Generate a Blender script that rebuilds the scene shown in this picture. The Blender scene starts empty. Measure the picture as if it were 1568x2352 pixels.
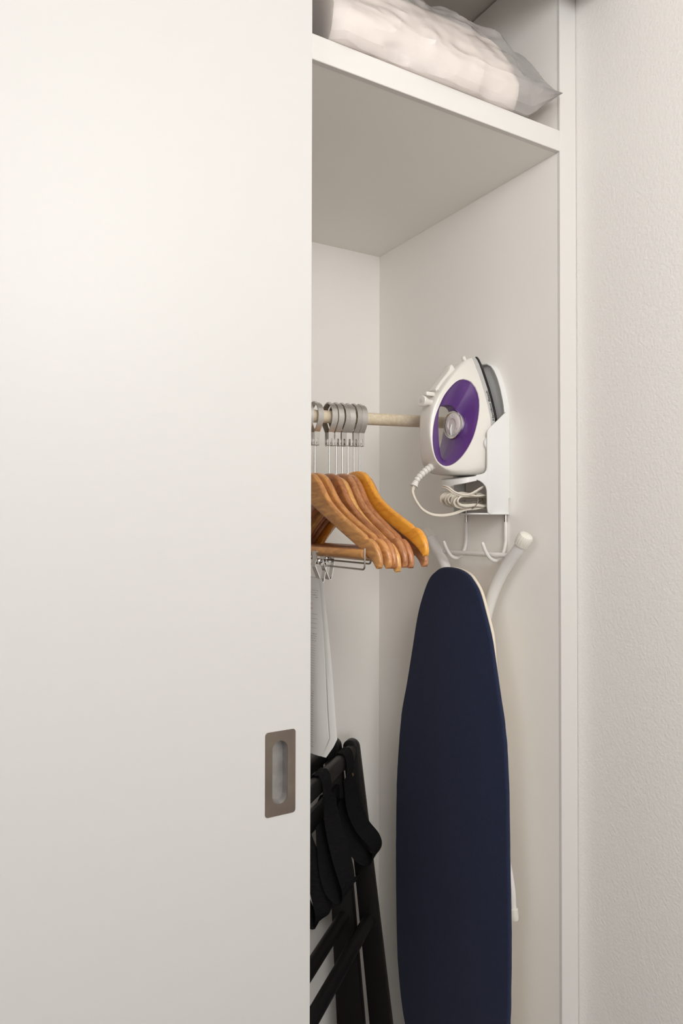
import bpy, bmesh, math, random
from mathutils import Vector, Matrix, noise

# ------------------------------------------------------------------ camera, world, light, exposure
S = bpy.context.scene
COL = S.collection
rnd = random.Random(7)


def link(o):
    COL.objects.link(o)
    return o


cam = bpy.data.cameras.new('camera')
cam.sensor_width = 36.0
cam.sensor_fit = 'AUTO'
cam.lens = 1627.0 / 2352.0 * 36.0
cam.clip_start = 0.02
cam_o = link(bpy.data.objects.new('camera', cam))
YAW, PITCH, ROLL = math.radians(30.23), math.radians(0.87), math.radians(0.11)
fw = Vector((math.sin(YAW), math.cos(YAW), 0)) * math.cos(PITCH) + Vector((0, 0, math.sin(PITCH)))
r0 = Vector((math.cos(YAW), -math.sin(YAW), 0))
u0 = r0.cross(fw)
rr = r0 * math.cos(ROLL) + u0 * math.sin(ROLL)
uu = u0 * math.cos(ROLL) - r0 * math.sin(ROLL)
cam_o.matrix_world = Matrix(((rr.x, uu.x, -fw.x, -0.991), (rr.y, uu.y, -fw.y, -0.910),
                             (rr.z, uu.z, -fw.z, 1.370), (0, 0, 0, 1)))
S.camera = cam_o

S.view_settings.view_transform = 'Standard'
S.view_settings.look = 'None'
S.view_settings.gamma = 1.0
S.view_settings.use_curve_mapping = False
S.view_settings.exposure = 0.07

w = bpy.data.worlds.new('world')
S.world = w
w.use_nodes = True
w.node_tree.nodes['Background'].inputs[0].default_value = (0.9, 0.95, 1.0, 1)
w.node_tree.nodes['Background'].inputs[1].default_value = 0.15


def area(name, loc, aim, sx, sy, power, col):
    l = bpy.data.lights.new(name, 'AREA')
    l.shape = 'RECTANGLE'
    l.size, l.size_y = sx, sy
    l.energy = power
    l.color = col
    o = link(bpy.data.objects.new(name, l))
    o.location = loc
    o.rotation_euler = (Vector(aim) - Vector(loc)).to_track_quat('-Z', 'Y').to_euler()
    return o


# added sources without fixtures: a soft point key, a far fill, a left fill
gl = bpy.data.lights.new('key_light', 'POINT')  # unseen key light, added and placed for overall brightness
gl.energy = 36.0
gl.shadow_soft_size = 0.28
gl.color = (1.0, 0.98, 0.95)
go = link(bpy.data.objects.new('key_light', gl))
go.location = (-0.68, -1.42, 2.09)
area('far_fill_light', (-2.0, -4.4, 1.65), (-0.5, 0.0, 1.6), 2.0, 1.3, 48.0, (0.97, 0.98, 1.0))  # added fill, the wall behind it has no opening
area('left_fill_light', (-2.4, -1.2, 2.0), (0.0, -0.6, 1.9), 1.0, 0.7, 7.5, (0.98, 0.985, 1.0))  # added fill standing free in the room, no source modelled
S.cycles.diffuse_bounces = 8
S.cycles.max_bounces = 16
S.cycles.transparent_max_bounces = 24
S.cycles.use_denoising = True
S.cycles.sample_clamp_indirect = 6.0


# ------------------------------------------------------------------ materials
def mat(name, col, rough=0.5, metal=0.0, spec=0.5, bump=None, var=None, coat=0.0, sheen=0.0):
    """bump=(scale, strength, detail), var=(scale, colour2, amount, stretch)"""
    m = bpy.data.materials.new(name)
    m.use_nodes = True
    nt = m.node_tree
    b = nt.nodes['Principled BSDF']
    b.inputs['Base Color'].default_value = (*col, 1)
    b.inputs['Roughness'].default_value = rough
    b.inputs['Metallic'].default_value = metal
    b.inputs['Specular IOR Level'].default_value = spec
    b.inputs['Coat Weight'].default_value = coat
    b.inputs['Coat Roughness'].default_value = 0.15
    b.inputs['Sheen Weight'].default_value = sheen
    tc = nt.nodes.new('ShaderNodeTexCoord')
    if var:
        mp = nt.nodes.new('ShaderNodeMapping')
        mp.inputs['Scale'].default_value = var[3] if len(var) > 3 else (1, 1, 1)
        nt.links.new(tc.outputs['Object'], mp.inputs[0])
        n = nt.nodes.new('ShaderNodeTexNoise')
        n.inputs['Scale'].default_value = var[0]
        n.inputs['Detail'].default_value = 5
        nt.links.new(mp.outputs[0], n.inputs['Vector'])
        rp = nt.nodes.new('ShaderNodeMapRange')
        rp.inputs['From Min'].default_value = 0.35
        rp.inputs['From Max'].default_value = 0.65
        rp.inputs['To Max'].default_value = var[2]
        nt.links.new(n.outputs['Fac'], rp.inputs['Value'])
        mx = nt.nodes.new('ShaderNodeMix')
        mx.data_type = 'RGBA'
        mx.inputs['A'].default_value = (*col, 1)
        mx.inputs['B'].default_value = (*var[1], 1)
        nt.links.new(rp.outputs[0], mx.inputs['Factor'])
        nt.links.new(mx.outputs['Result'], b.inputs['Base Color'])
    if bump:
        n2 = nt.nodes.new('ShaderNodeTexNoise')
        n2.inputs['Scale'].default_value = bump[0]
        n2.inputs['Detail'].default_value = bump[2] if len(bump) > 2 else 3
        if len(bump) > 3:
            mp2 = nt.nodes.new('ShaderNodeMapping')
            mp2.inputs['Scale'].default_value = bump[3]
            nt.links.new(tc.outputs['Object'], mp2.inputs[0])
            nt.links.new(mp2.outputs[0], n2.inputs['Vector'])
        else:
            nt.links.new(tc.outputs['Object'], n2.inputs['Vector'])
        bp = nt.nodes.new('ShaderNodeBump')
        bp.inputs['Strength'].default_value = bump[1]
        bp.inputs['Distance'].default_value = 0.002
        nt.links.new(n2.outputs['Fac'], bp.inputs['Height'])
        nt.links.new(bp.outputs[0], b.inputs['Normal'])
    return m


WHITE = (0.80, 0.785, 0.755)
m_wall = mat('wall_paint', (0.85, 0.832, 0.808), 0.75, bump=(190, 0.4, 2))
m_inner = mat('closet_paint', (0.915, 0.895, 0.862), 0.6, bump=(60, 0.06, 4))
m_door = mat('door_paint', (0.61, 0.602, 0.592), 0.45, bump=(9, 0.10, 6, (3, 1, 0.5)))
m_trim = mat('trim_paint', (0.70, 0.69, 0.672), 0.45, var=(14, (0.76, 0.70, 0.62), 0.12), bump=(40, 0.05))
m_ceil = mat('ceiling_paint', (0.76, 0.74, 0.70), 0.8, bump=(300, 0.2))
m_floor = mat('carpet', (0.14, 0.11, 0.09), 0.95, bump=(500, 0.8), var=(300, (0.07, 0.055, 0.045), 0.6))
m_rod = mat('rod_paint', (0.78, 0.69, 0.54), 0.5, var=(160, (0.56, 0.42, 0.24), 0.45))
m_steel = mat('brushed_steel', (0.60, 0.585, 0.56), 0.33, 1.0, bump=(300, 0.1, 2, (0.2, 1, 1)))
m_pin = mat('zinc_wire', (0.46, 0.445, 0.42), 0.34, 1.0)
m_chrome = mat('chrome', (0.78, 0.78, 0.77), 0.14, 1.0)
m_nickel = mat('satin_nickel', (0.20, 0.165, 0.14), 0.42, 0.8, var=(30, (0.27, 0.225, 0.185), 0.6), bump=(200, 0.12, 3, (1, 1, 0.1)))
m_recess = mat('recess_steel', (0.32, 0.305, 0.30), 0.45, 0.7, var=(40, (0.50, 0.485, 0.465), 0.5))
m_coatw = mat('white_vinyl', (0.80, 0.79, 0.77), 0.35)
m_plas = mat('white_plastic', (0.765, 0.77, 0.76), 0.35, coat=0.1)
m_iron = mat('iron_plastic', (0.78, 0.75, 0.705), 0.24, coat=0.3)
m_grey = mat('grey_plastic', (0.50, 0.495, 0.485), 0.35)
m_black = mat('black_enamel', (0.012, 0.012, 0.013), 0.25)
m_cord = mat('cord_vinyl', (0.72, 0.67, 0.585), 0.45)
m_cap = mat('cap_plastic', (0.80, 0.785, 0.71), 0.45)
m_ink = mat('ink', (0.02, 0.02, 0.02), 0.6)
m_navy = mat('navy_cotton', (0.016, 0.022, 0.055), 0.9, spec=0.15, sheen=0.08, bump=(900, 0.5, 2), var=(1400, (0.03, 0.038, 0.08), 0.7))
m_liner = mat('cream_liner', (0.80, 0.72, 0.60), 0.9)
m_blackwood = mat('black_stain', (0.0085, 0.0075, 0.0075), 0.42, bump=(40, 0.1, 3, (8, 8, 1)))
m_web = mat('black_webbing', (0.007, 0.0065, 0.0075), 0.9, spec=0.2, bump=(260, 0.9, 1, (0.3, 0.3, 1)))
m_brass = mat('brass', (0.75, 0.55, 0.25), 0.3, 1.0)
m_pillow = mat('pillow_cotton', (0.95, 0.875, 0.83), 0.9, bump=(20, 0.3), var=(6, (0.95, 0.84, 0.78), 0.6))


def purple_mat():
    m = mat('purple_plastic', (0.085, 0.026, 0.175), 0.40, coat=0.0, var=(18, (0.15, 0.045, 0.27), 0.6, (1, 1, 0.35)))
    b = m.node_tree.nodes['Principled BSDF']
    b.inputs['Specular IOR Level'].default_value = 0.25
    b.inputs['Transmission Weight'].default_value = 0.12
    b.inputs['Subsurface Weight'].default_value = 0.1
    b.inputs['Subsurface Radius'].default_value = (0.01, 0.004, 0.012)
    return m


m_purple = purple_mat()


def film_mat(name, col, opac, rough=0.22):
    """thin milky plastic film: part clear, part white scatter, with a gloss coat"""
    m = bpy.data.materials.new(name)
    m.use_nodes = True
    nt = m.node_tree
    nt.nodes.remove(nt.nodes['Principled BSDF'])
    out = nt.nodes['Material Output']
    tr = nt.nodes.new('ShaderNodeBsdfTransparent')
    tr.inputs[0].default_value = (0.97, 0.96, 0.95, 1)
    df = nt.nodes.new('ShaderNodeBsdfDiffuse')
    df.inputs[0].default_value = (*col, 1)
    tl = nt.nodes.new('ShaderNodeBsdfTranslucent')
    tl.inputs[0].default_value = (*col, 1)
    gl = nt.nodes.new('ShaderNodeBsdfGlossy')
    gl.inputs['Roughness'].default_value = rough
    fr = nt.nodes.new('ShaderNodeFresnel')
    fr.inputs[0].default_value = 1.45
    m0 = nt.nodes.new('ShaderNodeMixShader')
    m0.inputs[0].default_value = 0.3
    m1 = nt.nodes.new('ShaderNodeMixShader')
    m1.inputs[0].default_value = opac
    m2 = nt.nodes.new('ShaderNodeMixShader')
    L = nt.links.new
    L(df.outputs[0], m0.inputs[1]); L(tl.outputs[0], m0.inputs[2])
    L(tr.outputs[0], m1.inputs[1]); L(m0.outputs[0], m1.inputs[2])
    L(m1.outputs[0], m2.inputs[1]); L(gl.outputs[0], m2.inputs[2]); L(fr.outputs[0], m2.inputs[0])
    tc = nt.nodes.new('ShaderNodeTexCoord')
    nz = nt.nodes.new('ShaderNodeTexNoise')
    nz.inputs['Scale'].default_value = 16
    nz.inputs['Detail'].default_value = 4
    bp = nt.nodes.new('ShaderNodeBump')
    bp.inputs['Strength'].default_value = 0.35
    bp.inputs['Distance'].default_value = 0.01
    L(tc.outputs['Object'], nz.inputs['Vector']); L(nz.outputs['Fac'], bp.inputs['Height'])
    for n in (df, gl, tl):
        L(bp.outputs[0], n.inputs['Normal'])
    L(m2.outputs[0], out.inputs[0])
    return m


m_film = film_mat('milky_film', (0.97, 0.955, 0.95), 0.40)
m_film2 = film_mat('clear_film', (0.85, 0.85, 0.86), 0.12)


def wood_mat(name, c1, c2):
    m = mat(name, c1, 0.32, coat=0.35)
    nt = m.node_tree
    b = nt.nodes['Principled BSDF']
    tc = nt.nodes.new('ShaderNodeTexCoord')
    mp = nt.nodes.new('ShaderNodeMapping')
    mp.inputs['Scale'].default_value = (60, 9, 34)
    mp.inputs['Location'].default_value = (rnd.random() * 9, rnd.random() * 9, 0)
    n = nt.nodes.new('ShaderNodeTexNoise')
    n.inputs['Scale'].default_value = 2.2
    n.inputs['Detail'].default_value = 6
    n.inputs['Distortion'].default_value = 1.2
    rp = nt.nodes.new('ShaderNodeValToRGB')
    rp.color_ramp.elements[0].position = 0.38
    rp.color_ramp.elements[0].color = (*c2, 1)
    rp.color_ramp.elements[1].position = 0.62
    rp.color_ramp.elements[1].color = (*c1, 1)
    nt.links.new(tc.outputs['Object'], mp.inputs[0])
    nt.links.new(mp.outputs[0], n.inputs['Vector'])
    nt.links.new(n.outputs['Fac'], rp.inputs[0])
    nt.links.new(rp.outputs[0], b.inputs['Base Color'])
    return m


# ------------------------------------------------------------------ mesh helpers
WLOC = {}


def obj(name, bm, m, parent=None, smooth=35):
    off = WLOC.get(parent.name, Vector()) if parent else Vector()
    bmesh.ops.recalc_face_normals(bm, faces=bm.faces[:])
    ang = math.radians(smooth)
    for f in bm.faces:
        f.smooth = smooth > 0
    for e in bm.edges:
        if len(e.link_faces) == 2 and e.calc_face_angle(0) > ang:
            e.smooth = False
    if off.length:
        bmesh.ops.translate(bm, vec=-off, verts=bm.verts[:])
    me = bpy.data.meshes.new(name)
    bm.to_mesh(me)
    bm.free()
    me.materials.append(m)
    o = link(bpy.data.objects.new(name, me))
    if parent:
        o.parent = parent
        WLOC[o.name] = off.copy()
    else:
        WLOC[o.name] = Vector()
    return o


def tag(o, label, cat, group=None):
    o['label'] = label
    o['category'] = cat
    if group:
        o['group'] = group
    return o


def thing(name, loc, label, cat, group=None):
    o = link(bpy.data.objects.new(name, None))
    o.location = loc
    o.empty_display_size = 0.03
    WLOC[o.name] = Vector(loc)
    return tag(o, label, cat, group)


def struct(o):
    o['kind'] = 'structure'
    return o


def bx(bm, x0, x1, y0, y1, z0, z1, bev=0.0, seg=2):
    r = bmesh.ops.create_cube(bm, size=1.0)
    vs = r['verts']
    for v in vs:
        v.co = Vector((x0 + (v.co.x + .5) * (x1 - x0), y0 + (v.co.y + .5) * (y1 - y0), z0 + (v.co.z + .5) * (z1 - z0)))
    if bev:
        es = list({e for v in vs for e in v.link_edges})
        bmesh.ops.bevel(bm, geom=es, offset=bev, segments=seg, affect='EDGES', profile=0.5)
    return bm


def box(*a, **k):
    return bx(bmesh.new(), *a, **k)


def loft(bm, loops, closed=True, cap0=False, cap1=False):
    rows = [[bm.verts.new(p) for p in L] for L in loops]
    for a, b in zip(rows, rows[1:]):
        n = len(a)
        for i in range(n if closed else n - 1):
            j = (i + 1) % n
            try:
                bm.faces.new((a[i], a[j], b[j], b[i]))
            except ValueError:
                pass
    caps = []
    if cap0:
        caps.append(bm.faces.new(rows[0]))
    if cap1:
        caps.append(bm.faces.new(rows[-1]))
    if caps:
        bmesh.ops.triangulate(bm, faces=caps)
    return rows


def circ(r, n=12, r2=None):
    return [(math.cos(2 * math.pi * i / n) * r, math.sin(2 * math.pi * i / n) * (r2 or r)) for i in range(n)]


def spline(pts, per=6):
    P = [Vector(p) for p in pts]
    out = []
    for i in range(len(P) - 1):
        p0 = P[i - 1] if i else P[0] * 2 - P[1]
        p1, p2 = P[i], P[i + 1]
        p3 = P[i + 2] if i + 2 < len(P) else P[-1] * 2 - P[-2]
        for k in range(per):
            t = k / per
            out.append(0.5 * ((2 * p1) + (p2 - p0) * t + (2 * p0 - 5 * p1 + 4 * p2 - p3) * t * t + (3 * p1 - p0 - 3 * p2 + p3) * t ** 3))
    out.append(P[-1])
    return out


def tube(bm, pts, r, n=10, closed=False, sect=None, cap=True, up=None):
    """sweep a section along pts; r is a number or list of radii"""
    P = [Vector(p) for p in pts]
    N = len(P)
    if not hasattr(r, '__len__'):
        r = [r] * N
    T = []
    for i in range(N):
        a = P[(i - 1) % N] if (closed or i) else P[i]
        b = P[(i + 1) % N] if (closed or i < N - 1) else P[i]
        T.append((b - a).normalized())
    nv = Vector(up) if up else (Vector((0, 0, 1)) if abs(T[0].z) < .9 else Vector((1, 0, 0)))
    nv = (nv - T[0] * nv.dot(T[0])).normalized()
    loops = []
    sec = sect or circ(1.0, n)
    for i in range(N):
        nv = (nv - T[i] * nv.dot(T[i])).normalized()
        bv = T[i].cross(nv)
        loops.append([P[i] + (nv * sx + bv * sy) * r[i] for sx, sy in sec])
    if closed:
        loops.append(loops[0])
        rows = loft(bm, loops[:-1])
        n_ = len(sec)
        a, b = rows[-1], rows[0]
        for i in range(n_):
            bm.faces.new((a[i], a[(i + 1) % n_], b[(i + 1) % n_], b[i]))
    else:
        loft(bm, loops, cap0=cap, cap1=cap)
    return bm


def cyl(bm, p0, p1, r, n=16, r1=None, bev=0.0):
    p0, p1 = Vector(p0), Vector(p1)
    r1 = r if r1 is None else r1
    d = (p1 - p0).normalized()
    if bev:
        return tube(bm, [p0, p0 + d * bev * .3, p0 + d * bev, p1 - d * bev, p1 - d * bev * .3, p1],
                    [r - bev, r - bev * .3, r, r1, r1 - bev * .3, r1 - bev], n)
    return tube(bm, [p0, p1], [r, r1], n)


def inset2(poly, d):
    """move a closed counter-clockwise 2-D polygon inwards by d"""
    n = len(poly)
    out = []
    for i in range(n):
        p = Vector(poly[i]); a = Vector(poly[i - 1]); b = Vector(poly[(i + 1) % n])
        e1 = (p - a).normalized(); e2 = (b - p).normalized()
        n1 = Vector((-e1.y, e1.x)); n2 = Vector((-e2.y, e2.x))
        nn = (n1 + n2)
        if nn.length < 1e-6:
            nn = n1
        nn.normalize()
        k = max(0.45, nn.dot(n1))
        out.append(p + nn * (d / k))
    return out


def ccw(poly):
    A = sum(poly[i - 1][0] * poly[i][1] - poly[i][0] * poly[i - 1][1] for i in range(len(poly)))
    return list(poly) if A > 0 else list(reversed(poly))


def slab(bm, poly, lo, hi, place, bev=0.002, seg=3):
    """prism of a 2-D outline between two depths with rounded edges; place(u, v, depth) -> point"""
    poly = ccw(poly)
    prof = []
    for k in range(seg + 1):
        a = math.pi / 2 * k / seg
        prof.append((bev * (1 - math.sin(a)), lo + bev * (1 - math.cos(a))))
    prof = prof + [(i, hi - (d - lo)) for i, d in reversed(prof)]
    loops = []
    for ins, dep in prof:
        q = inset2(poly, ins) if ins > 1e-6 else poly
        loops.append([place(p[0], p[1], dep) for p in q])
    loft(bm, loops, cap0=True, cap1=True)
    return bm


def smoothpoly(pts, per=4):
    """closed Catmull-Rom through 2-D points"""
    n = len(pts)
    P = [Vector(p) for p in pts]
    out = []
    for i in range(n):
        p0, p1, p2, p3 = P[i - 1], P[i], P[(i + 1) % n], P[(i + 2) % n]
        for k in range(per):
            t = k / per
            out.append(0.5 * ((2 * p1) + (p2 - p0) * t + (2 * p0 - 5 * p1 + 4 * p2 - p3) * t * t + (3 * p1 - p0 - 3 * p2 + p3) * t ** 3))
    return [(p.x, p.y) for p in out]


def interp(x, xs, ys):
    if x <= xs[0]:
        return ys[0]
    for i in range(1, len(xs)):
        if x <= xs[i]:
            t = (x - xs[i - 1]) / (xs[i] - xs[i - 1])
            return ys[i - 1] + t * (ys[i] - ys[i - 1])
    return ys[-1]


# ------------------------------------------------------------------ the setting
CEIL = 2.44
struct(obj('floor', box(-4.3, 0.2, -4.6, 0.7, -0.05, 0.0), m_floor))
struct(obj('ceiling', box(-4.3, 0.2, -4.6, 0.7, CEIL, CEIL + .05), m_ceil))
struct(obj('wall_right', box(0.0425, 0.2, -4.6, 0.002, 0.0, CEIL), m_wall))
struct(obj('wall_left', box(-4.35, -4.25, -4.6, -0.10, 0.0, CEIL), m_wall))
struct(obj('wall_front', box(-4.35, 0.2, -4.65, -4.55, 0.0, CEIL), m_wall))
struct(obj('wall_back', box(-1.62, 0.041, 0.6, 0.65, 0.0, CEIL), m_inner))
struct(obj('wall_inner_right', box(0.0, 0.041, 0.006, 0.6, 0.0, CEIL - .004), m_inner))
wir = bpy.data.objects['wall_inner_right']
bm = bmesh.new()
tube(bm, [(-.0001, .5105, .397), (-.0004, .5060, .393), (-.0004, .5015, .390), (-.0001, .4950, .384)], [.0003, .0013, .0009, .0003], 6)
obj('scuff_mark', bm, m_web, wir)
struct(obj('wall_inner_left', box(-1.62, -1.58, 0.0, 0.6, 0.0, CEIL), m_inner))
struct(obj('wall_beside_closet', box(-4.25, -1.62, -0.10, 0.6, 0.0, CEIL), m_wall))
struct(obj('trim_1', box(-0.0005, 0.0412, -0.0005, 0.006, 0.0, CEIL, bev=0.0008, seg=1), m_trim))
struct(obj('trim_2', box(-1.62, 0.0425, -0.105, -0.082, 2.315, CEIL, bev=0.002), m_trim))

# sliding door with a pocket for its flush pull
DX0, DX1, DY0, DY1 = -1.42, -0.533, -0.040, -0.006
hx, hz = -0.5785, 1.033                      # pull centre
hw, hh = 0.0225, 0.0565                      # half size of its plate
bm = bmesh.new()
gx = [DX0, hx - hw + .003, hx + hw - .003, DX1]
gz = [0.012, hz - hh + .003, hz + hh - .003, 2.39]
V = [[bm.verts.new((x, DY0, z)) for z in gz] for x in gx]
for i in range(3):
    for j in range(3):
        if (i, j) != (1, 1):
            bm.faces.new((V[i][j], V[i + 1][j], V[i + 1][j + 1], V[i][j + 1]))
pk = [V[1][1], V[2][1], V[2][2], V[1][2]]
pb = [bm.verts.new(v.co + Vector((0, .02, 0))) for v in pk]
for i in range(4):
    bm.faces.new((pk[i], pk[(i + 1) % 4], pb[(i + 1) % 4], pb[i]))
bm.faces.new(pb)
bk = [[bm.verts.new((x, DY1, z)) for z in (gz[0], gz[3])] for x in (gx[0], gx[3])]
bm.faces.new((bk[0][0], bk[1][0], bk[1][1], bk[0][1]))
bm.faces.new([V[i][0] for i in range(4)] + [bk[1][0], bk[0][0]])
bm.faces.new([V[i][3] for i in range(4)] + [bk[1][1], bk[0][1]])
bm.faces.new([V[0][j] for j in range(4)] + [bk[0][1], bk[0][0]])
bm.faces.new([V[3][j] for j in range(4)] + [bk[1][1], bk[1][0]])
door = struct(obj('door_1', bm, m_door, smooth=20))
# flush pull: plate ring, cup
def stadium(cx, cz, rw, rh, n=40, m=60):
    out = []
    st = rh - rw
    for k in range(n + 1):
        a = math.pi * k / n
        out.append((cx + rw * math.cos(a), cz + st + rw * math.sin(a)))
    for k in range(1, m):
        out.append((cx - rw, cz + st - 2 * st * k / m))
    for k in range(n + 1):
        a = math.pi + math.pi * k / n
        out.append((cx + rw * math.cos(a), cz - st + rw * math.sin(a)))
    for k in range(1, m):
        out.append((cx + rw, cz - st + 2 * st * k / m))
    return out


slot = stadium(hx - 0.001, hz + 0.001, 0.0112, 0.0425)
# plate outline sampled by arc so that its rounded corners are kept
def rrect(cx, cz, a_, b_, r, n):
    segs = []
    for qx, qz, a0 in ((a_ - r, b_ - r, 0), (-a_ + r, b_ - r, 90), (-a_ + r, -b_ + r, 180), (a_ - r, -b_ + r, 270)):
        segs += [(cx + qx + r * math.cos(math.radians(a0 + k * 15)), cz + qz + r * math.sin(math.radians(a0 + k * 15))) for k in range(7)]
    segs.append(segs[0])
    P = [Vector(p) for p in segs]
    d = [0]
    for i in range(1, len(P)):
        d.append(d[-1] + (P[i] - P[i - 1]).length)
    out = []
    for k in range(n):
        t = d[-1] * k / n
        i = 1
        while i < len(P) - 1 and d[i] < t:
            i += 1
        f = (t - d[i - 1]) / max(1e-9, d[i] - d[i - 1])
        out.append(tuple(P[i - 1].lerp(P[i], f)))
    return out


outer = rrect(hx, hz, hw, hh, 0.0042, len(slot))
k0 = min(range(len(outer)), key=lambda k: abs(math.atan2(outer[k][1] - hz, outer[k][0] - hx) - math.atan2(slot[0][1] - hz, slot[0][0] - hx)))
outer = outer[k0:] + outer[:k0]
yf = DY0 - 0.0009
bm = bmesh.new()
loft(bm, [[(x, DY0 + .0002, z) for x, z in outer], [(x, yf + .0004, z) for x, z in outer],
          [(x + (hx - x) * .012, yf, z + (hz - z) * .005) for x, z in outer],
          [(x, yf, z) for x, z in slot], [(x, DY0 + .0006, z) for x, z in slot]])
pull = obj('flush_pull', bm, m_nickel, door)
pull['label'] = 'worn satin nickel flush pull plate let into the sliding door'
bm = bmesh.new()
sc = lambda k: [(hx + (x - hx) * k, hz + (z - hz) * (k * .5 + .5)) for x, z in slot]
loft(bm, [[(x, DY0 + .0004, z) for x, z in slot], [(x, DY0 + .009, z) for x, z in sc(.97)],
          [(x, DY0 + .012, z) for x, z in sc(.86)]], cap1=True)
obj('recess_cup', bm, m_recess, pull, smooth=50)

# shelf and rod
shelf = obj('closet_shelf', box(-1.58, -0.0003, 0.010, 0.6, 2.0503, 2.0878), m_inner)  # paler paint than its edge, standing in for bounced light on the underside
obj('front_edge', box(-1.58, -0.0003, 0.0, 0.0102, 2.05, 2.088, bev=0.0008, seg=1), m_trim, shelf)
tag(shelf, 'thick white painted closet shelf under the bagged pillow', 'shelf')

RY, RZ0, RZ1 = 0.30, 1.577, 1.585            # the rod: y, and its height left and right
rodz = lambda x: RZ1 + (x - (-0.087)) * (RZ1 - RZ0) / 0.245
rod = thing('clothes_rod', (-0.79, RY, rodz(-.79)), 'cream speckled round clothes rod carrying the wooden hangers', 'rod')
obj('pole', cyl(bmesh.new(), (-1.578, RY, rodz(-1.578)), (-0.003, RY, rodz(-.003)), 0.0125, 24), m_rod, rod)
for xs, sg in ((0.0, -1), (-1.58, 1)):
    bm = bmesh.new()
    cyl(bm, (xs, RY, rodz(xs)), (xs + sg * .003, RY, rodz(xs)), 0.026, 24)
    tube(bm, [(xs + sg * .003, RY, rodz(xs)), (xs + sg * .02, RY, rodz(xs))], .0158, 20, cap=False)
    s_ = obj('rod_socket', bm, m_plas, rod)
    bm = bmesh.new()
    cyl(bm, (xs + sg * .003, RY - .012, rodz(xs) - .0185), (xs + sg * .0055, RY - .012, rodz(xs) - .0185), .0035, 10)
    cyl(bm, (xs + sg * .003, RY + .012, rodz(xs) - .0185), (xs + sg * .0055, RY + .012, rodz(xs) - .0185), .0035, 10)
    obj('screws', bm, m_black, s_)

# ------------------------------------------------------------------ pillow in a plastic bag on the shelf
SEC = [(-.004, 2.0890), (-.013, 2.100), (-.019, 2.118), (-.020, 2.135), (-.013, 2.152), (.002, 2.183), (.018, 2.214), (.036, 2.243), (.058, 2.266), (.09, 2.283), (.16, 2.296), (.25, 2.298), (.34, 2.286), (.40, 2.250), (.42, 2.19), (.42, 2.12), (.40, 2.0892), (.25, 2.0890), (.10, 2.0890)]
XT, ZT = -.0135, 2.143


def pillow_loops(grow, n_x, amp, seed):
    loops = []
    secs = []
    per = 5
    for i in range(len(SEC)):
        a, b = SEC[i], SEC[(i + 1) % len(SEC)]
        for k in range(per):
            t = k / per
            secs.append((a[0] + (b[0] - a[0]) * t, a[1] + (b[1] - a[1]) * t))
    for i in range(n_x + 1):
        u = i / n_x
        x = -.484 + (XT + .484) * u
        x = x if grow == 1 else (-.478 + (-.105 + .478) * u)
        e = max(0.0, XT - x)
        stop = min(1, (e / .11)) ** .33
        sbot = min(1, e / .072)
        le = .95 + .05 * min(1, max(0, x + .486) / .02)
        row = []
        for y, z in secs:
            zz_ = ZT + (z - ZT) * (stop if z > ZT else sbot)
            yc = .2
            yy = yc + (y - yc) * (le if y < .3 else 1)
            if grow != 1:
                cz, cy = 2.185, .20
                yy, zz_ = cy + (yy - cy) * grow, cz + (zz_ - cz) * grow
                if zz_ < 2.0925:
                    zz_ = 2.0925
            p = Vector((x, yy, zz_))
            q = Vector((x * 9 + z * 7, y * 11, z * 9 - x * 4 + seed))
            d = (1 - abs(noise.noise(q) * 2)) * amp + noise.noise(q * 2.7) * amp * .6 + ((1 - abs(noise.noise(q * 2.1 + Vector((3, 1, 4))) * 2.4)) * amp * .45 if grow == 1 else 0)
            k = min(1, e / .05) if grow == 1 else 1
            out = Vector((0, yy - .2, (zz_ - 2.17) * 1.4))
            out.normalize()
            p += out * (d - amp * .5) * k
            p.z = max(p.z, 2.0888 if grow == 1 else 2.0915)
            p.y = max(p.y, -.032)
            row.append(p)
        loops.append(row)
    return loops


pil = thing('bagged_pillow', (-.25, .2, 2.088), 'pale pink pillow in a clear plastic bag lying on the high closet shelf', 'pillow')
bm = bmesh.new()
loft(bm, pillow_loops(.93, 36, .003, 3.0), cap0=True, cap1=True)
obj('pillow', bm, m_pillow, pil, smooth=180)
bm = bmesh.new()
loft(bm, pillow_loops(1, 84, .0075, 9.0), cap0=True)
obj('plastic_bag', bm, m_film, pil, smooth=16)
bm = bmesh.new()                               # loose open end of the bag lying behind
rows_ = []
for i in range(15):
    u = i / 14
    x = -.478 - .16 * u
    rows_.append([Vector((x + .01 * noise.noise(Vector((u * 6, v, 2))), .05 + .16 * u * .3 + .022 * math.sin(u * 17 + v * 2) + .05 * v, 2.0885 + .225 * v * (1 - .25 * u))) for v in [k / 10 for k in range(11)]])
loft(bm, rows_, closed=False)
obj('loose_end', bm, m_film2, pil, smooth=30)

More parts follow.
